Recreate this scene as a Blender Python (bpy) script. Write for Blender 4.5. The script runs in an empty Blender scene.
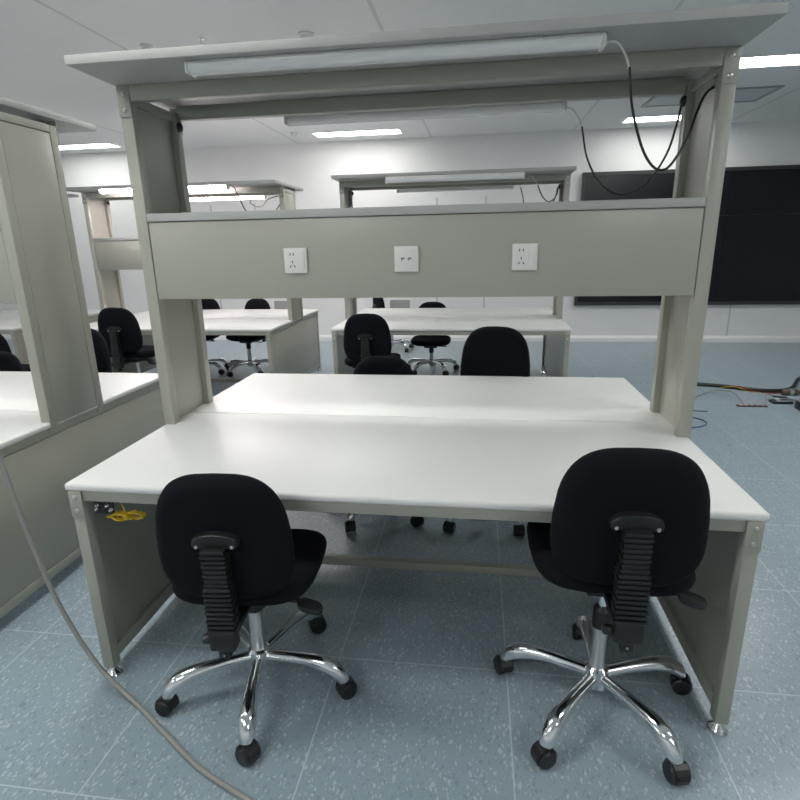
import bpy, bmesh, math, random
from mathutils import Vector, Matrix
S = bpy.context.scene
COL = S.collection
PI = math.pi
random.seed(4)

# ------------------------------------------------------------------ materials
def mat(name, col, rough=.5, metal=0., spec=.5, emit=None, estr=0., coat=0.):
    m = bpy.data.materials.new(name); m.use_nodes = True
    b = m.node_tree.nodes['Principled BSDF']
    b.inputs['Base Color'].default_value = (*col, 1)
    b.inputs['Roughness'].default_value = rough
    b.inputs['Metallic'].default_value = metal
    b.inputs['Specular IOR Level'].default_value = spec
    b.inputs['Coat Weight'].default_value = coat
    if emit:
        b.inputs['Emission Color'].default_value = (*emit, 1)
        b.inputs['Emission Strength'].default_value = estr
    return m

class NT:
    def __init__(s, m): s.t = m.node_tree; s.bsdf = s.t.nodes['Principled BSDF']
    def n(s, typ, **kw):
        k = s.t.nodes.new(typ)
        for a, v in kw.items(): setattr(k, a, v)
        return k
    def l(s, a, b): s.t.links.new(a, b)
    def math(s, op, a, b=None, c=None):
        k = s.n('ShaderNodeMath', operation=op)
        for i, v in enumerate((a, b, c)):
            if v is None: continue
            if isinstance(v, (int, float)): k.inputs[i].default_value = v
            else: s.l(v, k.inputs[i])
        return k.outputs[0]
    def mix(s, f, a, b):
        k = s.n('ShaderNodeMix', data_type='RGBA')
        for sock, v in ((k.inputs[0], f), (k.inputs[6], a), (k.inputs[7], b)):
            if isinstance(v, tuple): sock.default_value = (*v, 1)
            elif isinstance(v, (int, float)): sock.default_value = v
            else: s.l(v, sock)
        return k.outputs[2]
    def obj(s): return s.n('ShaderNodeTexCoord').outputs['Object']
    def noise(s, vec, scale, detail=2., rough=.5):
        k = s.n('ShaderNodeTexNoise'); s.l(vec, k.inputs['Vector'])
        k.inputs['Scale'].default_value = scale; k.inputs['Detail'].default_value = detail; k.inputs['Roughness'].default_value = rough
        return k.outputs['Fac']
    def mapping(s, vec, rot=(0,0,0), scale=(1,1,1), loc=(0,0,0)):
        k = s.n('ShaderNodeMapping'); s.l(vec, k.inputs[0])
        k.inputs['Location'].default_value = loc; k.inputs['Rotation'].default_value = rot; k.inputs['Scale'].default_value = scale
        return k.outputs[0]
    def bump(s, h, strength, dist):
        k = s.n('ShaderNodeBump'); s.l(h, k.inputs['Height'])
        k.inputs['Strength'].default_value = strength; k.inputs['Distance'].default_value = dist
        s.l(k.outputs[0], s.bsdf.inputs['Normal'])

def grained(name, col, rough, scale, amt, bs=.0, bd=.001, metal=0., spec=.5, coat=0.):
    m = mat(name, col, rough, metal, spec, coat=coat); t = NT(m)
    f = t.noise(t.obj(), scale, 3)
    lo = tuple(c*(1-amt) for c in col); hi = tuple(min(1, c*(1+amt)) for c in col)
    t.l(t.mix(f, lo, hi), t.bsdf.inputs['Base Color'])
    if bs: t.bump(f, bs, bd)
    return m

PAINT = grained('warm_grey_powder_coat', (.38,.38,.325), .30, 320, .05, .08, .0005)
TOPW = grained('white_laminate', (.80,.80,.785), .38, 260, .025, .05, .0004)
BOARDM = grained('light_grey_laminate', (.40,.405,.397), .5, 300, .05, .05, .0004)
FABRIC = grained('black_fabric', (.006,.0066,.0105), .92, 700, .35, .35, .0012, spec=.18)
PLAST = grained('black_plastic', (.012,.012,.013), .38, 200, .15, .05, .0004)
RUBBER = mat('black_rubber', (.014,.014,.014), .55)
CHROME = mat('chrome', (.83,.84,.85), .13, 1.)
STEEL = mat('satin_steel', (.62,.63,.64), .3, 1.)
SCREW = mat('zinc_screw', (.6,.6,.58), .3, 1.)
WPLAST = mat('white_plastic', (.72,.72,.70), .35)
LDIFF = mat('milky_lamp_cover', (.78,.79,.80), .12, coat=.6)
LITE = mat('lit_tube_cover', (.9,.9,.9), .4, emit=(1.,.87,.90), estr=30.)
CEILLITE = mat('lit_panel', (.9,.9,.9), .4, emit=(1.,.995,.96), estr=17.5)
CEILDIM = mat('lit_panel_soft', (.9,.9,.9), .4, emit=(1.,.995,.96), estr=8.)
DARK = mat('dark_hole', (.01,.01,.01), .7)
CBLK = mat('black_cable', (.012,.012,.012), .42)
CGREY = mat('grey_cable', (.30,.295,.28), .45)
CWHT = mat('white_cable', (.7,.7,.68), .45)
YEL = mat('yellow_wire', (.62,.42,.015), .42)
REDW = mat('red_wire', (.35,.03,.04), .45)
BLUEW = mat('blue_wire', (.05,.08,.22), .45)
SCRN = mat('black_screen', (.009,.010,.013), .22, spec=.35)
FRM = mat('dark_frame', (.035,.037,.037), .4)
BROWN = mat('brown_plastic', (.085,.05,.04), .5)
GRILLE = mat('grey_grille', (.42,.42,.42), .5)
VENTM = mat('vent_mesh', (.55,.60,.63), .5)
CFRAME = mat('aluminium_frame', (.32,.34,.35), .4)
FIXW = mat('white_fixture', (.82,.83,.83), .4)
BASEW = mat('white_cove', (.88,.88,.87), .35)

def floor_mat():
    m = mat('vinyl_floor', (.2,.26,.3), .3, spec=.5); t = NT(m); o = t.obj()
    sx = t.n('ShaderNodeSeparateXYZ'); t.l(o, sx.inputs[0])
    T = .6079
    u = t.math('DIVIDE', t.math('ADD', sx.outputs[0], .2238+T*40), T)
    v = t.math('DIVIDE', t.math('ADD', sx.outputs[1], .603+T*40), T)
    fu = t.math('FRACT', u); fv = t.math('FRACT', v)
    du = t.math('ABSOLUTE', t.math('SUBTRACT', t.math('FRACT', t.math('ADD', u, .5)), .5))
    dv = t.math('ABSOLUTE', t.math('SUBTRACT', t.math('FRACT', t.math('ADD', v, .5)), .5))
    w = .0038
    seam = t.math('MAXIMUM', t.math('LESS_THAN', du, w), t.math('LESS_THAN', dv, w))
    # tone differs from tile to tile
    cell = t.n('ShaderNodeCombineXYZ'); t.l(t.math('FLOOR', u), cell.inputs[0]); t.l(t.math('FLOOR', v), cell.inputs[1])
    wn = t.n('ShaderNodeTexWhiteNoise', noise_dimensions='2D'); t.l(cell.outputs[0], wn.inputs['Vector'])
    warp = t.n('ShaderNodeTexNoise'); t.l(o, warp.inputs['Vector']); warp.inputs['Scale'].default_value = 55; warp.inputs['Detail'].default_value = 3
    va = t.n('ShaderNodeVectorMath', operation='MULTIPLY_ADD'); t.l(warp.outputs['Color'], va.inputs[0])
    va.inputs[1].default_value = (.022,.022,.022); t.l(o, va.inputs[2])
    def fleck(rot, sc, off, keep, size, asp):
        v = t.n('ShaderNodeTexVoronoi', feature='F1', voronoi_dimensions='2D')
        t.l(t.mapping(va.outputs[0], (0,0,rot), (sc, sc*asp, sc), off), v.inputs['Vector']); v.inputs['Scale'].default_value = 1.
        sc3 = t.n('ShaderNodeSeparateColor'); t.l(v.outputs['Color'], sc3.inputs[0])
        thr = t.math('MULTIPLY', t.math('MAXIMUM', t.math('SUBTRACT', sc3.outputs[0], keep), 0.), size/(1-keep))
        d = t.math('SUBTRACT', thr, v.outputs['Distance'])
        r = t.n('ShaderNodeMapRange'); t.l(d, r.inputs[0]); r.inputs[1].default_value = -.02; r.inputs[2].default_value = .06
        return t.math('MULTIPLY', r.outputs[0], t.math('GREATER_THAN', thr, .01))
    a = fleck(.9, 84, (3,1,0), .66, .40, .45)
    b = fleck(-.5, 112, (9,4,2), .67, .38, .5)
    c = fleck(2.1, 105, (5,7,3), .72, .46, .5)
    d = fleck(.3, 90, (1,2,8), .72, .48, .5)
    base = t.mix(wn.outputs['Value'], (.275,.352,.405), (.298,.378,.432))
    big = t.noise(o, 3., 3)
    base = t.mix(t.math('MULTIPLY', big, .5), base, (.30,.375,.42))
    col = t.mix(t.math('MULTIPLY', d, .55), base, (.19,.25,.295))
    col = t.mix(t.math('MULTIPLY', c, .5), col, (.20,.265,.305))
    col = t.mix(t.math('MULTIPLY', t.math('MAXIMUM', a, b), .66), col, (.52,.585,.61))
    col = t.mix(t.math('MULTIPLY', seam, .7), col, (.55,.63,.66))
    t.l(col, t.bsdf.inputs['Base Color'])
    rr = t.n('ShaderNodeMapRange'); t.l(t.noise(o, 14., 3), rr.inputs[0]); rr.inputs[3].default_value = .24; rr.inputs[4].default_value = .36
    t.l(rr.outputs[0], t.bsdf.inputs['Roughness'])
    return m

def line_mat(name, col, line, axis, period, off, w, zmax=None, rough=.6, pair=0):
    m = mat(name, col, rough); t = NT(m); o = t.obj()
    sx = t.n('ShaderNodeSeparateXYZ'); t.l(o, sx.inputs[0])
    u = t.math('DIVIDE', t.math('ADD', sx.outputs[axis], period*40-off), period)
    du = t.math('ABSOLUTE', t.math('SUBTRACT', t.math('FRACT', t.math('ADD', u, .5)), .5))
    f = t.math('LESS_THAN', du, w/period/2)
    if pair:
        u2 = t.math('SUBTRACT', u, pair/period)
        f = t.math('MAXIMUM', f, t.math('LESS_THAN', t.math('ABSOLUTE', t.math('SUBTRACT', t.math('FRACT', t.math('ADD', u2, .5)), .5)), w/period/2))
    if zmax is not None: f = t.math('MULTIPLY', f, t.math('LESS_THAN', sx.outputs[2], zmax))
    n = t.noise(o, 2.5, 4)
    c = t.mix(n, tuple(x*.97 for x in col), tuple(min(1, x*1.03) for x in col))
    t.l(t.mix(f, c, line), t.bsdf.inputs['Base Color'])
    return m

# ------------------------------------------------------------------ mesh helpers
def box(bm, x0, x1, y0, y1, z0, z1, bev=0., seg=2):
    r = bmesh.ops.create_cube(bm, size=1.)
    vs = r['verts']
    for v in vs:
        v.co = Vector(((x0+x1)/2+v.co.x*(x1-x0), (y0+y1)/2+v.co.y*(y1-y0), (z0+z1)/2+v.co.z*(z1-z0)))
    if bev:
        es = list({e for v in vs for e in v.link_edges})
        bmesh.ops.bevel(bm, geom=es, offset=bev, segments=seg, affect='EDGES', profile=.5)
    return bm

def ring(bm, c, ux, uy, rx, ry, n):
    return [bm.verts.new(c + ux*(rx*math.cos(2*PI*i/n)) + uy*(ry*math.sin(2*PI*i/n))) for i in range(n)]

def bridge(bm, a, b):
    n = len(a)
    for i in range(n): bm.faces.new((a[i], a[(i+1) % n], b[(i+1) % n], b[i]))

def smooth_path(pts, k=6):
    P = [Vector(p) for p in pts]
    if len(P) < 3: return P
    Q = [2*P[0]-P[1]] + P + [2*P[-1]-P[-2]]
    out = []
    for i in range(1, len(Q)-2):
        p0, p1, p2, p3 = Q[i-1:i+3]
        for j in range(k):
            t = j/k
            out.append(.5*((2*p1)+(p2-p0)*t+(2*p0-5*p1+4*p2-p3)*t*t+(3*p1-p0-3*p2+p3)*t**3))
    out.append(P[-1]); return out

def tube(bm, pts, rad, n=10, smooth=6, flat=1.):
    P = smooth_path(pts, smooth) if smooth else [Vector(p) for p in pts]
    m = len(P)
    def R(i):
        if isinstance(rad, (int, float)): return rad
        f = i/(m-1)*(len(rad)-1); a = min(int(f), len(rad)-2); return rad[a]+(rad[a+1]-rad[a])*(f-a)
    tan = [(P[min(i+1, m-1)]-P[max(i-1, 0)]).normalized() for i in range(m)]
    up = Vector((0,0,1)) if abs(tan[0].z) < .9 else Vector((1,0,0))
    prev = None; first = None
    for i in range(m):
        sx = tan[i].cross(up)
        if sx.length < 1e-6: sx = tan[i].cross(Vector((0,1,0)))
        sx.normalize(); uy = sx.cross(tan[i]).normalized(); up = uy
        r = ring(bm, P[i], sx, uy, R(i), R(i)*flat, n)
        if prev: bridge(bm, prev, r)
        else: first = r
        prev = r
    bm.faces.new(list(reversed(first))); bm.faces.new(prev)
    return bm

def lathe(bm, prof, c=(0,0,0), n=20, axis='Z'):
    c = Vector(c)
    ax = {'Z': (Vector((1,0,0)), Vector((0,1,0)), Vector((0,0,1))), 'Y': (Vector((1,0,0)), Vector((0,0,-1)), Vector((0,1,0))), 'X': (Vector((0,1,0)), Vector((0,0,1)), Vector((1,0,0)))}[axis]
    prev = None; first = None
    for r, z in prof:
        k = ring(bm, c+ax[2]*z, ax[0], ax[1], max(r, 1e-4), max(r, 1e-4), n)
        if prev: bridge(bm, prev, k)
        else: first = k
        prev = k
    bm.faces.new(list(reversed(first))); bm.faces.new(prev)
    return bm

def pad(bm, outline, t, warp, n=56):
    """closed cushion: outline(angle)->(a,b); warp(a,b,c)->Vector"""
    O = [outline(2*PI*i/n) for i in range(n)]
    e = t/.2
    prof = [(.45,-t), (.72,-t*.99)]
    for k in range(9):
        ph = -PI/2+PI*k/8
        prof.append((1-e*(1-math.cos(ph)), t*math.sin(ph)))
    prof += [(.72,t*1.05), (.45,t*1.1)]
    rings = []
    for s, c in prof:
        rings.append([bm.verts.new(warp(a*s, b*s, c)) for a, b in O])
    for a, b in zip(rings, rings[1:]): bridge(bm, a, b)
    for r, c, rev in ((rings[0], -t, True), (rings[-1], t*1.12, False)):
        v = bm.verts.new(warp(0, 0, c))
        for i in range(n):
            f = (r[i], r[(i+1) % n], v)
            bm.faces.new(tuple(reversed(f)) if rev else f)
    return bm

def B(): return bmesh.new()
def obj(name, bm, m, parent=None, smooth=True, label=None, loc=None):
    bmesh.ops.recalc_face_normals(bm, faces=bm.faces)
    me = bpy.data.meshes.new(name); bm.to_mesh(me); bm.free()
    me.materials.append(m)
    if smooth:
        for p in me.polygons: p.use_smooth = True
        try: me.set_sharp_from_angle(angle=math.radians(38))
        except Exception: pass
    o = bpy.data.objects.new(name, me); COL.objects.link(o)
    if parent: o.parent = parent
    if loc: o.location = loc
    if label: o['label'] = label
    return o
def tag(o, label, cat, group=None, kind=None):
    o['label'] = label; o['category'] = cat
    if group: o['group'] = group
    if kind: o['kind'] = kind
    return o
def thing(name, label, cat, loc=(0,0,0), group=None):
    o = bpy.data.objects.new(name, None); COL.objects.link(o); o.location = loc
    o.empty_display_size = .1
    return tag(o, label, cat, group)
def struct(name, bm, m, smooth=False):
    o = obj(name, bm, m, smooth=smooth); o['kind'] = 'structure'; return o
def dup(root, loc, label, group=None, skip=()):
    r = root.copy(); COL.objects.link(r); r.location = loc; r['label'] = label
    if group: r['group'] = group
    def kids(src, dst):
        for ch in [o for o in COL.objects if o.parent == src]:
            c = ch.copy(); COL.objects.link(c); c.parent = dst
            kids(ch, c)
    kids(root, r)
    return r

# ------------------------------------------------------------------ room
X0, X1, Y0, Y1, ZC = -9., 8.2, -5.2, 6.27, 2.915
struct('floor', box(B(), X0, X1, Y0, Y1, -.1, 0), floor_mat())
struct('ceiling', box(B(), X0, X1, Y0, Y1, ZC, ZC+.1),
       line_mat('ceiling_panels', (.86,.865,.86), (.68,.69,.69), 0, 1.95, -.44, .026))
wm = line_mat('wall_panels', (.83,.835,.83), (.55,.56,.56), 0, 3.49, -.36, .022, zmax=2.10, pair=.71)
wp = mat('wall_plain', (.83,.835,.83), .6)
struct('wall_back', box(B(), X0, X1, Y1, Y1+.1, 0, ZC), wm)
struct('wall_front', box(B(), X0, X1, Y0-.1, Y0, 0, ZC), wp)
struct('wall_left', box(B(), X0-.1, X0, Y0, Y1, 0, ZC), wp)
struct('wall_right', box(B(), X1, X1+.1, Y0, Y1, 0, ZC), wp)
bb = B(); pr = [(0,0), (.022,0), (.022,.055), (.008,.085), (0,.09)]
va = [bb.verts.new((X0, Y1-a, b)) for a, b in pr]; vb = [bb.verts.new((X1, Y1-a, b)) for a, b in pr]
for i in range(5): bb.faces.new((va[i], va[(i+1) % 5], vb[(i+1) % 5], vb[i]))
bb.faces.new(va); bb.faces.new(vb)
struct('baseboard_back', bb, BASEW)

# ceiling light panels
def ceil_light(label, cx, cy):
    t = thing('ceiling_light', label, 'ceiling light', (cx, cy, ZC), 'recessed ceiling light panels')
    b = B(); w, d = .59, .165
    box(b, -w, w, -d, -d+.012, -.012, .0); box(b, -w, w, d-.012, d, -.012, .0)
    box(b, -w, -w+.012, -d+.012, d-.012, -.012, .0); box(b, w-.012, w, -d+.012, d-.012, -.012, .0)
    obj('frame', b, FIXW, t, False)
    obj('diffuser', box(B(), -w+.012, w-.012, -d+.012, d-.012, -.008, -.002), CEILLITE, t, False)
    return t
ceil_light('lit oblong ceiling light panel near the middle of the back wall', -1.38, 5.69)
l0 = [o for o in COL.objects if o.name == 'ceiling_light'][0]
LP = [(2.63, 5.69, 'lit oblong ceiling light panel above the left part of the black screen'),
      (2.95, 3.44, 'lit ceiling light panel at the right edge, nearest one in view'),
      (-5.5, 5.69, 'lit oblong ceiling light panel at far left, above the cut off bench')]
for x in (-1.38, -5.5): LP.append((x, 3.44, 'lit ceiling light panel over the second row of benches, %s' % ('hidden by the near bench top' if x > -3 else 'beyond the left edge')))
for x, nm in ((-5.5, 'left'), (-1.38, 'middle'), (2.9, 'right')):
    LP.append((x, 1.0, 'lit ceiling light panel above the aisle behind the near bench, %s one' % nm))
    LP.append((x, -1.25, 'lit ceiling light panel above the front aisle, %s one' % nm))
    LP.append((x, -3.5, 'lit ceiling light panel behind the viewer, %s one' % nm))
def soft(t):      # the row by the back wall burns dimmer
    for ch in [o for o in COL.objects if o.parent == t and o.name.startswith('diffuser')]:
        ch.material_slots[0].link = 'OBJECT'; ch.material_slots[0].material = CEILDIM
for x, y, lb in LP:
    d = dup(l0, (x, y, ZC), lb)
    if y > 5: soft(d)
soft(l0)

# ceiling vent
t = thing('ceiling_vent', 'square-edged ceiling vent with grey mesh and thin metal frame at right', 'ceiling vent', (2.65, 4.67, ZC))
b = B(); w, d = .60, .31
box(b, -w, w, -d, -d+.03, -.014, 0); box(b, -w, w, d-.03, d, -.014, 0); box(b, -w, -w+.03, -d+.03, d-.03, -.014, 0); box(b, w-.03, w, -d+.03, d-.03, -.014, 0)
obj('frame', b, CFRAME, t, False)
obj('mesh_panel', box(B(), -w+.03, w-.03, -d+.03, d-.03, -.007, 0), VENTM, t, False)
# small ceiling fittings
def detector(x, y, label, r=.055):
    t = thing('smoke_detector', label, 'smoke detector', (x, y, ZC), 'round ceiling detectors')
    obj('base_plate', lathe(B(), [(r, 0), (r, -.012), (r*.9, -.014)]), FIXW, t)
    obj('dome', lathe(B(), [(r*.8, -.013), (r*.72, -.032), (r*.4, -.045), (0, -.047)]), WPLAST, t)
detector(-2.19, 2.08, 'round white smoke detector peeking over the near bench top at left')
detector(-.98, 2.08, 'round white smoke detector peeking over the near bench top at its middle', .06)
detector(-2.2, 5.5, 'small round white smoke detector left of the middle ceiling light')
t = thing('sprinkler', 'small ceiling sprinkler head above the left part of the near bench top', 'sprinkler', (-1.746, 2.03, ZC))
obj('escutcheon', lathe(B(), [(.03, 0), (.028, -.006), (.012, -.01)]), CHROME, t)
obj('nozzle', lathe(B(), [(.009, -.008), (.009, -.03), (.016, -.034), (.016, -.037)]), CHROME, t)

# return air grilles in the back wall
def grille(cx, label):
    t = thing('wall_vent', label, 'air vent', (cx, Y1, .46), 'return air grilles')
    b = B(); w, h = .19, .21
    box(b, -w, w, -.02, 0, h-.035, h); box(b, -w, w, -.02, 0, -h, -h+.035); box(b, -w, -w+.035, -.02, 0, -h+.035, h-.035); box(b, w-.035, w, -.02, 0, -h+.035, h-.035)
    obj('frame', b, BASEW, t, False)
    b = B(); box(b, -w+.035, w-.035, -.004, 0, -h+.035, h-.035)
    for k in range(6):
        z = -h+.06+k*.056
        box(b, -w+.035, w-.035, -.016, -.004, z-.012, z+.012)
    obj('louvre', b, GRILLE, t, False)
grille(-.93, 'white louvred air vent in the back wall behind the middle bench')
grille(-2.80, 'white louvred air vent in the back wall behind the bench with lit tubes')

# black display
t = thing('display_screen', 'huge black display screen with dark frame on the back wall', 'screen', (3.6, Y1-.002, 1.455))
w, h = 1.93, .91
b = B(); box(b, -w, w, -.07, 0, h-.045, h); box(b, -w, w, -.07, 0, -h, -h+.045); box(b, -w, -w+.035, -.07, 0, -h+.045, h-.045); box(b, w-.035, w, -.07, 0, -h+.045, h-.045)
obj('bezel', b, FRM, t, False)
b = B()
for i in range(2):
    for z0, z1 in ((-h+.045, .30), (.302, h-.045)):
        box(b, -w+.035+i*1.896 if i == 0 else -w+1.933, -w+1.931 if i == 0 else w-.035, -.055, 0, z0, z1)
obj('screen_panel', b, SCRN, t, False)

# ------------------------------------------------------------------ workbench
HW, HD, H, XP = 1.055, .792, .75, 1.058
def make_bench(label, loc):
    t = thing('workbench', label, 'workbench', loc, 'double sided workbenches')
    for s in (-1, 1):
        y0, y1 = (-HD, -.002) if s < 0 else (.002, HD)
        obj('worktop', box(B(), -HW, HW, y0, y1, H-.026, H, .0085, 3), TOPW, t)
    zl = H-.026
    for sx in (-1, 1):
        for sy in (-1, 1):
            xa, xb = sorted((sx*1.042, sx*1.002)); ya, yb = sorted((sy*.789, sy*.749))
            leg = obj('leg', box(B(), xa, xb, ya, yb, .036, zl, .002), PAINT, t)
            f = B(); cx, cy = sx*1.022, sy*.769
            lathe(f, [(.029, 0), (.032, .004), (.027, .012), (.013, .022), (.010, .028), (.010, .046)], (cx, cy, 0))
            obj('levelling_foot', f, CHROME, leg)
            xa, xb = sorted((sx*1.0435, sx*.999)); ya, yb = sorted((sy*.7892, sy*.793))
            pl = obj('corner_plate', box(B(), xa, xb, ya, yb, .632, zl-.001, .0015), PAINT, t)
            for z in (.704, .657):
                obj('screw', lathe(B(), [(.0085, 0), (.008, -.003*-sy), (.005, sy*.0055), (0, sy*.006)], (sx*1.022, sy*.793, z), 12, 'Y'), SCREW, pl)
        xo, xi = sx*1.042, sx*1.008
        xa, xb = sorted((xo, xi))
        obj('end_rail', box(B(), xa, xb, -.749, .749, zl-.038, zl, .0015), PAINT, t)
        obj('end_rail', box(B(), xa, xb, -.749, .749, .055, .10, .0015), PAINT, t)
        b = B()
        xa, xb = sorted((sx*1.022, sx*1.028)); box(b, xa, xb, -.749, .749, .10, zl-.038)
        xa, xb = sorted((sx*1.028, sx*1.040)); box(b, xa, xb, -.7465, .7465, .1025, zl-.0405, .0015)
        obj('side_panel', b, PAINT, t)
    for sy in (-1, 1):
        ya, yb = sorted((sy*.784, sy*.756))
        obj('front_rail', box(B(), -1.002, 1.002, ya, yb, zl-.036, zl, .002), PAINT, t)
    obj('crossbar', box(B(), -1.0, 1.0, -.09, -.05, .055, .09, .002), PAINT, t)
    # overhead frame
    for sx in (-1, 1):
        for sy in (-1, 1):
            xa, xb = sorted((sx*XP, sx*(XP-.046))); ya, yb = sorted((sy*.180, sy*.137))
            p = obj('upright_post', box(B(), xa, xb, ya, yb, zl-.02, 2.02, .003), PAINT, t)
        xa, xb = sorted((sx*(XP-.019), sx*(XP-.012))); b = B(); box(b, xa, xb, -.137, .137, zl-.02, 1.99)
        xa, xb = sorted((sx*(XP-.012), sx*(XP-.002))); box(b, xa, xb, -.1345, .1345, .735, 1.985, .0015)
        obj('upright_panel', b, PAINT, t)
        xa, xb = sorted((sx*XP, sx*(XP-.034)))
        obj('side_top_rail', box(B(), xa, xb, -.137, .137, 1.988, 2.02, .002), PAINT, t)
        for sy in (-1, 1):
            xa, xb = sorted((sx*(XP+.001), sx*(XP-.047))); ya, yb = sorted((sy*.1802, sy*.185))
            pl = obj('corner_plate', box(B(), xa, xb, ya, yb, 1.940, 2.044, .0015), PAINT, t)
            for z in (2.018, 1.963):
                obj('screw', lathe(B(), [(.0085, 0), (.008, sy*.003), (.005, sy*.0055), (0, sy*.006)], (sx*(XP-.024), sy*.185, z), 12, 'Y'), SCREW, pl)
        gx = sx*(XP-.046)
        obj('grommet', lathe(B(), [(.019, 0), (.019, -sx*.005), (.015, -sx*.012), (.007, -sx*.016), (0, -sx*.017)], (gx, .156, 1.965), 18, 'X'), PLAST, t)
    for sy in (-1, 1):
        ya, yb = sorted((sy*.184, sy*.148))
        obj('top_rail', box(B(), -XP+.05, XP-.05, ya, yb, 1.992, 2.045, .002), PAINT, t)
    obj('top_board', box(B(), -1.068, 1.068, -.430, .445, 2.046, 2.074, .002), BOARDM, t)
    b = B(); box(b, -1.009, 1.009, -.177, .177, 1.277, 1.5705, .002)
    obj('socket_panel', b, PAINT, t)
    obj('shelf', box(B(), -1.0095, 1.0095, -.183, .183, 1.5725, 1.602, .002), BOARDM, t)
    return t

GB = 'double sided workbenches'
main = make_bench('nearest workbench, double sided with sockets on its panel, two chairs in front', (0,0,0))
PX, RY = -2.658, 3.36
benches = dict(
    L=dup(main, (PX, .0, 0), 'workbench cut off by the left edge, showing its closed grey end panel'),
    C=dup(main, (0, RY, 0), 'workbench standing behind the nearest one, in front of the black screen'),
    D=dup(main, (PX-.01, RY, 0), 'workbench with two lit tubes under its top board, left background'),
    F=dup(main, (2*PX+.03, RY, 0), 'far left workbench glimpsed past the cut off bench at the left edge'))

for k, z in (('L', .99), ('D', .992)): benches[k].scale.z = z
# batten lights under the top boards
def batten(label, loc, L, lit, cords, drop=1.):
    t = thing('batten_light', label, 'lamp', loc, 'tube lights under bench top boards')
    h = L/2
    obj('housing', box(B(), -h+.012, h-.012, -.029, .029, -.016, -.001, .003), WPLAST, t)
    b = B(); n = 10; pr = [(-.031, -.012)] + [(-.031*math.cos(PI*k/n), -.014-.027*math.sin(PI*k/n)**.8 if 0 < k < n else -.014) for k in range(n+1)] + [(.031, -.012)]
    A = [b.verts.new((-h+.014, y, z)) for y, z in pr]; Z = [b.verts.new((h-.014, y, z)) for y, z in pr]
    bridge(b, A, Z); b.faces.new(A); b.faces.new(Z)
    obj('diffuser', b, LITE if lit else LDIFF, t)
    for s in (-1, 1):
        x0, x1 = sorted((s*h, s*(h-.016)))
        obj('end_cap', box(B(), x0, x1, -.032, .032, -.042, -.0005, .008, 3), WPLAST, t)
        x = s*(h-.19)
        obj('clip', box(B(), x-.011, x+.011, -.035, .035, -.014, -.0002, .002), STEEL, t)
    for nm, pts, r, m in cords:
        P = [Vector(p)-Vector(loc) for p in pts]
        obj(nm, tube(B(), P, r, 8), m, t)
    for ch in COL.objects:
        if ch.parent == t and ch.name.split('.')[0] in ('housing', 'diffuser', 'end_cap', 'clip'): ch.scale.z = drop
    return t
ZB = 2.046
near = [(0.613,-.36,2.028),(.651,-.352,2.026),(.683,-.335,1.99),(.695,-.328,1.958)]
nearb = [(.694,-.33,1.967),(.715,-.31,1.867),(.752,-.28,1.778),(.785,-.265,1.72),(.825,-.245,1.688),(.875,-.2,1.70),(.936,-.15,1.785),(.975,-.1,1.878),(1.01,-.06,1.94),(1.042,-.04,1.966)]
far = [(.614,.43,2.02),(.645,.42,2.008),(.672,.40,1.965),(.685,.39,1.925)]
farb = [(.683,.39,1.934),(.709,.37,1.808),(.766,.35,1.705),(.845,.32,1.652),(.931,.28,1.685),(.985,.22,1.79),(1.000,.175,1.90),(1.003,.158,1.962)]
GL = 'tube lights under bench top boards'
batten('unlit white tube light under the front edge of the nearest bench top board', (-.035,-.365,ZB), 1.295, False,
       [('lead', near, .0032, CWHT), ('power_cord', nearb, .0042, CBLK)], .9)
batten('unlit white tube light under the rear edge of the nearest bench top board', (-.005,.43,ZB), 1.25, False,
       [('lead', far, .003, CWHT), ('power_cord', farb, .0042, CBLK)], 1.05)
def sh(P, dy=.06, dx=0.): return [(x+dx, y+dy, z) for x, y, z in P]
cb = [(.65,2.95,2.028),(.70,2.95,2.02),(.76,2.96,1.94),(.80,2.99,1.86),(.845,3.03,1.815),(.88,3.06,1.808),(.93,3.1,1.843),(.965,3.25,1.93),(1.0,3.44,1.965)]
batten('unlit tube light under the front of the second row bench top, near the screen', (.03,RY-.40,ZB), 1.22, False, [('lead', sh(cb[:3]), .003, CWHT), ('power_cord', sh(cb[2:]), .005, CBLK)], 1.3)
cf = [(.62,3.67,2.028),(.66,3.67,1.99),(.69,3.67,1.88),(.71,3.66,1.75),(.78,3.6,1.66),(.9,3.55,1.72),(.985,3.49,1.88),(1.0,3.46,1.96)]
batten('unlit tube light under the rear of the second row bench top, near the screen', (.0,RY+.43,ZB), 1.19, False, [('lead', sh(cf[:2]), .003, CWHT), ('power_cord', sh(cf[1:]), .005, CBLK)], 1.6)
dx = PX+.04
db = [(-2.09,2.95,2.028),(-2.06,2.95,2.01),(-2.03,2.96,1.94),(-1.98,3.0,1.80),(-1.9,3.1,1.74),(-1.80,3.25,1.79),(-1.70,3.3,1.94),(-1.66,3.3,1.97)]
batten('lit white tube light under the front edge of the left background bench top', (dx-.11,RY-.37,ZB), 1.31, True, [('power_cord', sh(db, .06, .03), .005, CBLK)], 1.25)
df = [(-2.06,3.67,2.0),(-2.10,3.66,1.99),(-2.17,3.65,1.93),(-2.10,3.64,1.885),(-2.02,3.62,1.89),(-1.92,3.56,1.95),(-1.70,3.47,1.98),(-1.66,3.45,1.965)]
batten('lit white tube light under the rear edge of the left background bench top', (dx-.03,RY+.43,ZB), 1.26, True, [('power_cord', sh(df, .06), .005, CBLK)], 2.0)

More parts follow.
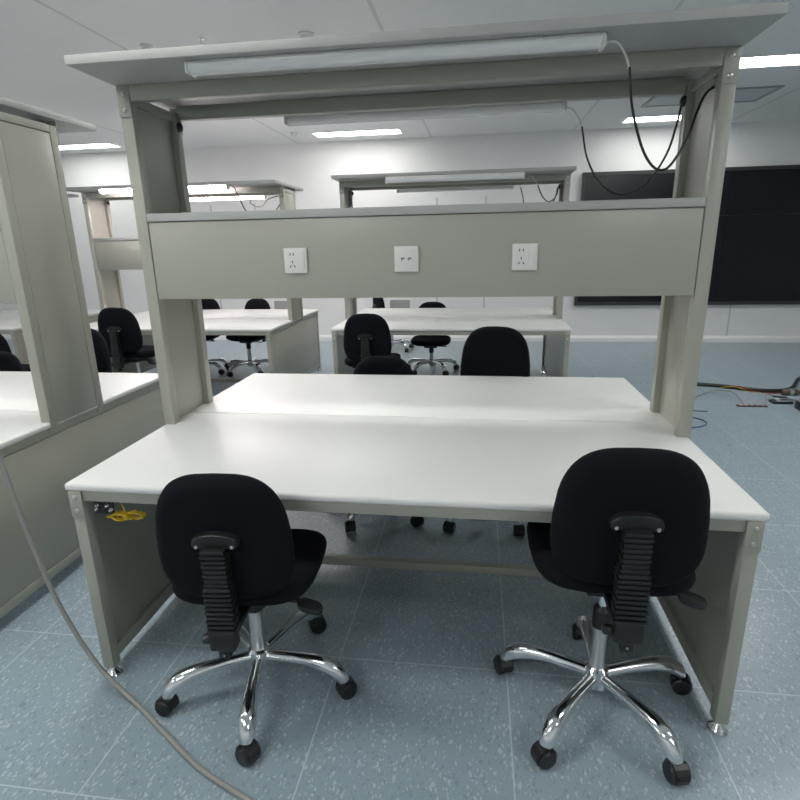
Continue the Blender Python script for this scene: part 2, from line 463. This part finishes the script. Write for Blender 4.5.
# power and data sockets on the near panel
def plate(t):
    obj('faceplate', box(B(), -.0445, .0445, -.010, 0, -.0465, .0465, .003, 3), WPLAST, t)
def socket(cx, label):
    t = thing('power_socket', label, 'power socket', (cx, -.177, 1.418), 'switched power sockets')
    plate(t)
    obj('rocker', box(B(), .017, .035, -.0135, -.009, -.034, .034, .0015), WPLAST, t)
    for x, z, a in ((-.019,.024,0), (-.006,.024,0), (-.012,-.004,0), (-.020,-.021,.6), (-.004,-.021,-.6)):
        b = box(B(), -.0016, .0016, -.0112, -.009, -.0045, .0045)
        o = obj('slot', b, DARK, t, False); o.location = (x, 0, z); o.rotation_euler = (0, a, 0)
socket(-.4275, 'white power socket with rocker switch, left on the near bench panel')
socket(.4215, 'white power socket with rocker switch, right on the near bench panel')
t = thing('data_socket', 'white twin network socket in the middle of the near bench panel', 'data socket', (-.005, -.177, 1.418))
plate(t)
obj('insert', box(B(), -.026, .026, -.0115, -.009, -.034, .034, .001), WPLAST, t)
for x in (-.0125, .0125):
    b = B(); box(b, x-.0065, x+.0065, -.0125, -.011, -.001, .005); box(b, x-.0065, x-.003, -.0125, -.011, -.006, -.001)
    obj('port', b, mat('port_grey', (.16,.16,.155), .6), t, False)

# earth studs and yellow cord under the near worktop
t = thing('grounding_jack', 'black grounding jack plate with silver studs under the near worktop', 'grounding jack', (-.953, -.752, .69))
obj('mount_plate', box(B(), -.034, .034, -.006, .002, -.060, -.0, .003), PLAST, t)
for x, z in ((-.021,-.026), (-.026,-.042), (.016,-.026), (.027,-.042)):
    obj('stud', lathe(B(), [(.007, -.005), (.007, -.010), (.005, -.012), (.005, -.016), (.003, -.018)], (x, 0, z), 14, 'Y'), CHROME, t)
obj('cord_clip', box(B(), -.006, .008, -.012, -.005, -.05, -.036, .002), FRM, t)
b = B()
for k in range(9):
    a, c = .027+random.uniform(-.002,.003), .012+random.uniform(-.003,.003)
    for s in (-1, 1):
        pts = [(s*(a+a*math.cos(q*PI/6)*.98)-.0, random.uniform(-.012,.012), c*math.sin(q*PI/6)+random.uniform(-.0012,.0012)) for q in range(13)]
        tube(b, [Vector(p)+Vector((0,0,s*.003)) for p in pts], .0022, 6, 2)
for y in (-.012, .0, .012): tube(b, [(-.006,y,0), (.0,y-.004,.010), (.006,y,0), (0,y+.004,-.010), (-.006,y,0)], .003, 6, 4)
tube(b, [(-.03,0,.008), (-.055,-.004,-.002), (-.072,-.004,-.006)], .0028, 6)
tube(b, [(-.005,0,.008), (-.02,.01,.03), (-.036,.012,.066)], .0022, 6)
tag(obj('wire_bundle', b, YEL, loc=(-.868,-.762,.630)), 'tied bundle of thin yellow wire hanging under the near worktop', 'wire')

# ------------------------------------------------------------------ chairs
HS = .57
def se(t, n): return abs(math.cos(t))**(2/n)*(1 if math.cos(t) >= 0 else -1), abs(math.sin(t))**(2/n)*(1 if math.sin(t) >= 0 else -1)
def make_chair(label, loc):
    t = thing('office_chair', label, 'chair', loc, 'black swivel chairs')
    # seat
    def so(a):
        c, s = se(a, 4.2); k = 1.-.05*(s < 0)*abs(s); return .232*c*k, .212*s
    def sw(a, b, c):
        z = HS-.019+c-.012*max(0, b/.212)**3+.006*(a/.232)**2-.010*(1-min(1, (a/.232)**2+(b/.21)**2))*(c > 0)
        return Vector((a, .032+b, z))
    obj('seat', pad(B(), so, .031, sw), FABRIC, t)
    def sho(a):
        c, s = se(a, 3.6); return .205*c, .185*s
    obj('seat_shell', pad(B(), sho, .010, lambda a, b, c: Vector((a, .045+b, HS-.050+c+.006*(a/.2)**2))), PLAST, t)
    # backrest
    def bo(a):
        c, s = se(a, 4.0)
        z = .201*s
        w = .2005*(1-.085*(s+.25)-.10*max(0, s)**2-.13*max(0, -s)**2.2)
        return w*c, z-.013*c*c*(s > 0)*s
    def bw(a, b, c):
        y = -.196-.06*b+c*1.0+.50*a*a
        return Vector((a, y, HS+.203+b))
    obj('backrest', pad(B(), bo, .034, bw), FABRIC, t)
    # bracket behind the backrest
    b = B()
    def bro(a):
        c, s = se(a, 3.); return .066*c, .021*s+.010*(1-c*c)
    pad(b, bro, .016, lambda a, q, c: Vector((a, -.242-.06*q+c+.4*a*a, HS+.216+q)), 32)
    br = obj('back_bracket', b, PLAST, t)
    for s in (-1, 1):
        obj('screw', lathe(B(), [(.0055, 0), (.005, -.003), (.002, -.005)], (s*.050, -.2565, HS+.209), 12, 'Y'), SCREW, br)
    # ribbed spine cover
    b = B()
    def rib(z, hx, hy, cy, th=.0115):
        box(b, -hx, hx, cy-hy, cy+hy, z-th/2+.0015, z+th/2-.0015, .003, 2)
    zt, zb = HS+.202, HS-.048
    n1, n2 = 8, 10
    for k in range(n1+n2):
        f = k/(n1+n2-1); z = zt-(zt-zb)*f
        up = k < n1
        cy = -.258+.004*math.sin(f*PI)
        rib(z, (.034 if up else .039)+.002*(k % 2), .021 if up else .024, cy, (zt-zb)/(n1+n2-1)*.86)
    box(b, -.030, .030, -.272, -.242, zb-.004, zt+.004)
    obj('spine_cover', b, PLAST, t)
    b = B(); box(b, -.037, .037, -.283, -.234, HS-.112, HS-.050, .006); box(b, -.017, .017, -.276, -.240, HS-.142, HS-.110, .004)
    sb = obj('spine_block', b, PLAST, t)
    obj('screw', lathe(B(), [(.004, 0), (.003, -.003)], (0, -.276, HS-.128), 10, 'Y'), SCREW, sb)
    kb = B(); lathe(kb, [(.012, 0), (.014, -.004), (.014, -.022), (.010, -.026)], (-.037, -.26, HS-.085), 12, 'X')
    obj('adjuster_knob', kb, PLAST, t)
    # mechanism under the seat
    b = B(); box(b, -.075, .075, -.11, .13, HS-.096, HS-.058, .008); box(b, -.03, .03, -.25, -.08, HS-.092, HS-.070, .004)
    obj('tilt_mechanism', b, PLAST, t)
    b = B(); tube(b, [(.06,-.06,HS-.074), (.13,-.085,HS-.074), (.20,-.10,HS-.072)], .0085, 8)
    pad(b, lambda a: (.040*se(a, 2.6)[0], .019*se(a, 2.6)[1]), .009, lambda a, q, c: Vector((.215+a, -.105+q, HS-.074+c-.28*(a+.046)+q*.3)), 24)
    obj('lever', b, PLAST, t)
    lv = B(); tube(lv, [(-.06,.02,HS-.09), (-.13,.02,HS-.092), (-.18,.03,HS-.093)], .0055, 8)
    obj('lever', lv, PLAST, t)
    # gas column
    obj('piston', lathe(B(), [(.014, .2), (.014, HS-.11)]), CHROME, t)
    obj('column_collar', lathe(B(), [(.022, .296), (.0275, .300), (.0275, .362), (.018, .374)]), PLAST, t)
    obj('gas_column', lathe(B(), [(.024, .10), (.025, .11), (.0235, .298), (.018, .300)]), STEEL, t)
    obj('hub', lathe(B(), [(.024, .070), (.034, .076), (.037, .10), (.036, .143), (.027, .150)]), CHROME, t)
    # star base
    for k in range(5):
        pts = [(.02,0,.118), (.09,0,.122), (.17,0,.124), (.225,0,.119), (.262,0,.106), (.290,0,.084), (.303,0,.060)]
        lg = obj('leg', tube(B(), pts, [.017,.0185,.021,.025,.028,.0245,.0195], 14), CHROME, t)
        b = B()
        for s in (-1, 1):
            lathe(b, [(.019, s*.006), (.0245, s*.008), (.0262, s*.013), (.0262, s*.021), (.022, s*.0255), (.008, s*.0262)], (.309, 0, .0262), 20, 'Y')
        hood = []
        for a in range(-1, 8):
            q = math.radians(a*26.); hood.append((.309+.0295*math.cos(q)*.98, math.sin(q)*.0300+.0262))
        for (x0, z0), (x1, z1) in zip(hood, hood[1:]):
            v = [b.verts.new((x0, -.017, z0)), b.verts.new((x1, -.017, z1)), b.verts.new((x1, .017, z1)), b.verts.new((x0, .017, z0))]
            w = [b.verts.new((.309+(x0-.309)*.88, -.017, .0262+(z0-.0262)*.88)), b.verts.new((.309+(x1-.309)*.88, -.017, .0262+(z1-.0262)*.88)), b.verts.new((.309+(x1-.309)*.88, .017, .0262+(z1-.0262)*.88)), b.verts.new((.309+(x0-.309)*.88, .017, .0262+(z0-.0262)*.88))]
            b.faces.new(v); b.faces.new(list(reversed(w)))
            for i in range(4): b.faces.new((v[i], w[i], w[(i+1) % 4], v[(i+1) % 4]))
        lathe(b, [(.009, .05), (.011, .056), (.011, .064), (.006, .066)], (.304, 0, 0), 12)
        for v in b.verts: v.co = Vector((.306+(v.co.x-.306)*1.14, v.co.y*1.1, v.co.z*1.14))
        c = obj('caster', b, PLAST, lg)
        lg.rotation_euler.z = k*2*PI/5
    return t
LOW = {'leg', 'hub', 'gas_column'}
def pose(root, yaw, base, hs, slide=0.):
    """turn the upper part by yaw, the star base by base, seat height hs (metres)"""
    k = 0
    for ch in [o for o in COL.objects if o.parent == root]:
        nm = ch.name.split('.')[0]
        if nm == 'leg':
            ch.rotation_euler.z = math.radians(base)+k*2*PI/5
            k += 1
        elif nm == 'column_collar':
            ch.location.z = min(0, hs-.47)
        elif nm == 'gas_column':
            ch.scale = (1, 1, (.298+min(0, hs-.47))/.298)
        elif nm != 'hub':
            ch.rotation_euler.z = math.radians(yaw); ch.location.z = hs-HS
            if nm != 'piston': ch.location.x, ch.location.y = math.sin(math.radians(yaw))*slide, -math.cos(math.radians(yaw))*slide
    for ch in [o for o in COL.objects if o.parent == root and o.name.split('.')[0] == 'leg']:
        for c in [o for o in COL.objects if o.parent == ch]:
            a = random.uniform(-.9, .9); p = Vector((.306, 0, 0))
            c.rotation_euler.z = a
            c.location = p - Matrix.Rotation(a, 3, 'Z') @ p
GC = 'black swivel chairs'
c0 = make_chair('black swivel chair seen from behind, right front of the nearest bench', (.662,-.709,0))
CH = [  # x, y, yaw, base angle, seat height, label
 (-.467,-.750, 5, -4.6, .475, 'black swivel chair seen from behind, left front of the nearest bench'),
 (.312, .615, 168, -54, .612, 'black chair across the nearest bench, taller one with its round back facing the viewer'),
 (-.285, .610, 180, -111, .44, 'black chair across the nearest bench, its low backrest only just above the worktop'),
 (-.625, 2.28, 0, 20, .54, 'black chair seen from behind at the near side of the middle bench'),
 (-.275, 4.17, 180, 90, .395, 'black chair facing the viewer across the middle bench, its seat visible under the worktop'),
 (-.95, 5.50, -62, -40, .42, 'black chair turned side on near the wall vent behind the middle bench'),
 (-2.80, 2.30, -2, 10, .595, 'black chair seen from behind at the bench with lit tubes'),
 (-2.47, 4.015, 166, 25, .46, 'black chair across the bench with lit tubes, nearer to its right end'),
 (-3.07, 3.985, 180, 50, .47, 'black chair across the bench with lit tubes, partly hidden by a grey upright'),
 (-2.33, .82, 172, 15, .58, 'black chair behind the cut off left bench, right of its end upright'),
 (-2.955, .80, 178, 40, .425, 'black chair at the left edge, its low back just above the white worktop'),
 (-4.03, 2.22, 0, 30, .42, 'black chair at the far left bench, only a sliver of its back visible'),
]
SL = [r_[1] for r_ in CH if 90 < r_[2] and r_[1] in (.615, .610, 4.015, 3.985)]
cs = [(c0, 0, 16.5, .57)]
for x, y, yaw, base, hs, lb in CH:
    cs.append((dup(c0, (x, y, 0), lb), yaw, base, hs))
for r, yaw, base, hs in cs:      # seats of the chairs pushed under a bench from behind are slid back on their mounts
    pose(r, yaw, base, hs, .055 if min(abs(r.location.y-q) for q in SL) < 1e-4 else 0.)

# ------------------------------------------------------------------ cables and clutter
pts = [(-1.30,-.84,1.55), (-1.25,-.85,1.2), (-1.192,-.86,.862), (-1.169,-.86,.693), (-1.137,-.86,.516), (-1.105,-.86,.369), (-1.048,-.86,.21), (-.985,-.865,.10), (-.90,-.885,.035), (-.81,-.925,.010), (-.69,-1.0,.010), (-.523,-1.1,.010), (-.355,-1.17,.010), (-.15,-1.25,.010), (.1,-1.40,.010)]
tag(obj('floor_cable', tube(B(), pts, 0.0076, 10), CGREY), 'thick grey cable hanging at left and running across the floor past a bench foot', 'cable')
k = .018
pts = [(2.28,3.63,k), (2.51,3.619,k), (2.72,3.56,k), (2.91,3.46,k), (3.046,3.40,k), (3.184,3.40,k), (3.30,3.46,k), (3.42,3.60,k), (3.626,3.90,.025), (4.1,4.35,k)]
tag(obj('floor_cable', tube(B(), pts, .019, 10), CBLK), 'thick black cable bundle lying on the floor at right', 'cable')
pts = [(2.78,3.50,.035), (2.86,3.46,.04), (2.96,3.40,.012), (3.06,3.345,.006), (3.18,3.36,.006), (3.28,3.43,.006)]
tag(obj('red_wire', tube(B(), pts, .0035, 7), REDW), 'thin red wire beside the black cable bundle at right', 'wire')
pts = [(2.70,3.54,.004), (2.78,3.49,.03), (2.84,3.455,.03), (2.92,3.40,.004), (2.97,3.37,.004)]
tag(obj('yellow_wire', tube(B(), pts, .003, 7), YEL), 'short yellow wire beside the black cable bundle at right', 'wire')
pts = [(2.14,3.02,.004), (2.30,3.12,.004), (2.47,3.28,.02), (2.60,3.27,.05), (2.66,3.13,.06), (2.675,2.97,.02), (2.655,2.90,.008)]
tag(obj('grey_wire', tube(B(), pts, .0065, 7), CGREY), 'thin grey wire arching over the floor to the terminal strip', 'wire')
pts = [(2.80,2.86,.012), (2.86,2.96,.05), (2.93,3.10,.06), (3.03,3.14,.03), (3.15,3.08,.01), (3.30,2.98,.006), (3.5,2.85,.005)]
tag(obj('grey_wire', tube(B(), pts, .0065, 7), CGREY), 'thin grey wire running right from the terminal strip', 'wire')
pts = [(1.95,2.21,.005), (2.06,2.25,.005), (2.13,2.33,.006), (2.135,2.42,.006), (2.08,2.49,.006), (1.98,2.50,.005), (1.88,2.42,.005)]
tag(obj('blue_wire', tube(B(), pts, .005, 7), BLUEW), 'loop of thin blue wire on the floor beside the near bench', 'wire')
tag(obj('wire_offcut', tube(B(), [(2.13,2.72,.004), (2.20,2.69,.005), (2.27,2.69,.004)], .004, 6), CBLK), 'short dark wire scrap on the floor right of the near bench', 'wire')
tag(obj('wire_offcut', tube(B(), [(2.17,3.16,.004), (2.19,3.12,.005), (2.22,3.10,.004)], .006, 6), CBLK), 'tiny dark wire scrap in front of the black cable bundle', 'wire')
t = thing('terminal_strip', 'brown and white terminal strip lying on the floor at right', 'terminal strip', (2.715, 2.885, 0))
b = B(); box(b, -.125, .125, -.022, .022, .0, .012, .002); obj('base', b, BROWN, t)
for i in range(5): obj('terminal', box(B(), -.105+i*.046, -.083+i*.046, -.017, .017, .012, .020, .001), mat('terminal_cream', (.5,.44,.42), .5) if i == 0 else bpy.data.materials['terminal_cream'], t)
t = thing('metal_connector', 'shiny metal connector on a dark base, on the floor at right', 'connector', (3.02, 3.02, 0))
obj('base', box(B(), -.085, .085, -.045, .045, 0, .022, .004), PLAST, t)
obj('shell', box(B(), -.06, .05, -.05, .05, .02, .058, .012, 3), CHROME, t)
obj('flange', box(B(), .05, .115, -.035, .045, .016, .032, .003), STEEL, t)
t = thing('brown_connector', 'brown connector lying under the black cable at right', 'connector', (3.24, 3.30, 0))
obj('body', lathe(B(), [(.024, -.08), (.030, -.07), (.030, .05), (.018, .08)], (0,0,.030), 16, 'X'), BROWN, t)
obj('collar', lathe(B(), [(.033, -.015), (.0335, -.01), (.0335, .012), (.033, .018)], (0,0,.0335), 16, 'X'), STEEL, t)
t = thing('power_adapter', 'black power adapter with a silver end at the right edge of the floor', 'adapter', (3.10, 2.80, 0))
obj('body', box(B(), -.05, .09, -.06, .06, 0, .075, .010, 3), PLAST, t)
obj('cap', box(B(), -.045, .045, -.045, .045, .073, .086, .005), STEEL, t)
t = thing('carton', 'small white carton standing on the far left bench', 'box', (-5.55, 3.62, H+.001))
obj('body', box(B(), -.12, .12, -.09, .09, 0, .09, .003), TOPW, t)
obj('lid', box(B(), -.123, .123, -.093, .093, .09, .10, .002), TOPW, t)

# ------------------------------------------------------------------ camera
yaw, pitch, roll, f = -.142, -.2759, .0206, 552.83
fw = Vector((math.sin(yaw)*math.cos(pitch), math.cos(yaw)*math.cos(pitch), math.sin(pitch)))
rt = Vector((math.cos(yaw), -math.sin(yaw), 0)); dn = fw.cross(rt)
c, s = math.cos(roll), math.sin(roll)
r2 = c*rt+s*dn; d2 = -s*rt+c*dn
cam = bpy.data.cameras.new('camera'); cam.sensor_width = 36; cam.lens = f*36/800; cam.clip_start = .05
co = bpy.data.objects.new('camera', cam); COL.objects.link(co)
M = Matrix((r2, -d2, -fw)).transposed().to_4x4(); M.translation = Vector((.2583,-2.2665,1.4733)); co.matrix_world = M
S.camera = co
w = bpy.data.worlds.new('world'); S.world = w; w.use_nodes = True
w.node_tree.nodes['Background'].inputs[0].default_value = (0,0,0,1)
S.view_settings.view_transform = 'Standard'; S.view_settings.look = 'None'; S.view_settings.gamma = 1
S.view_settings.use_curve_mapping = False
S.view_settings.exposure = 0.52
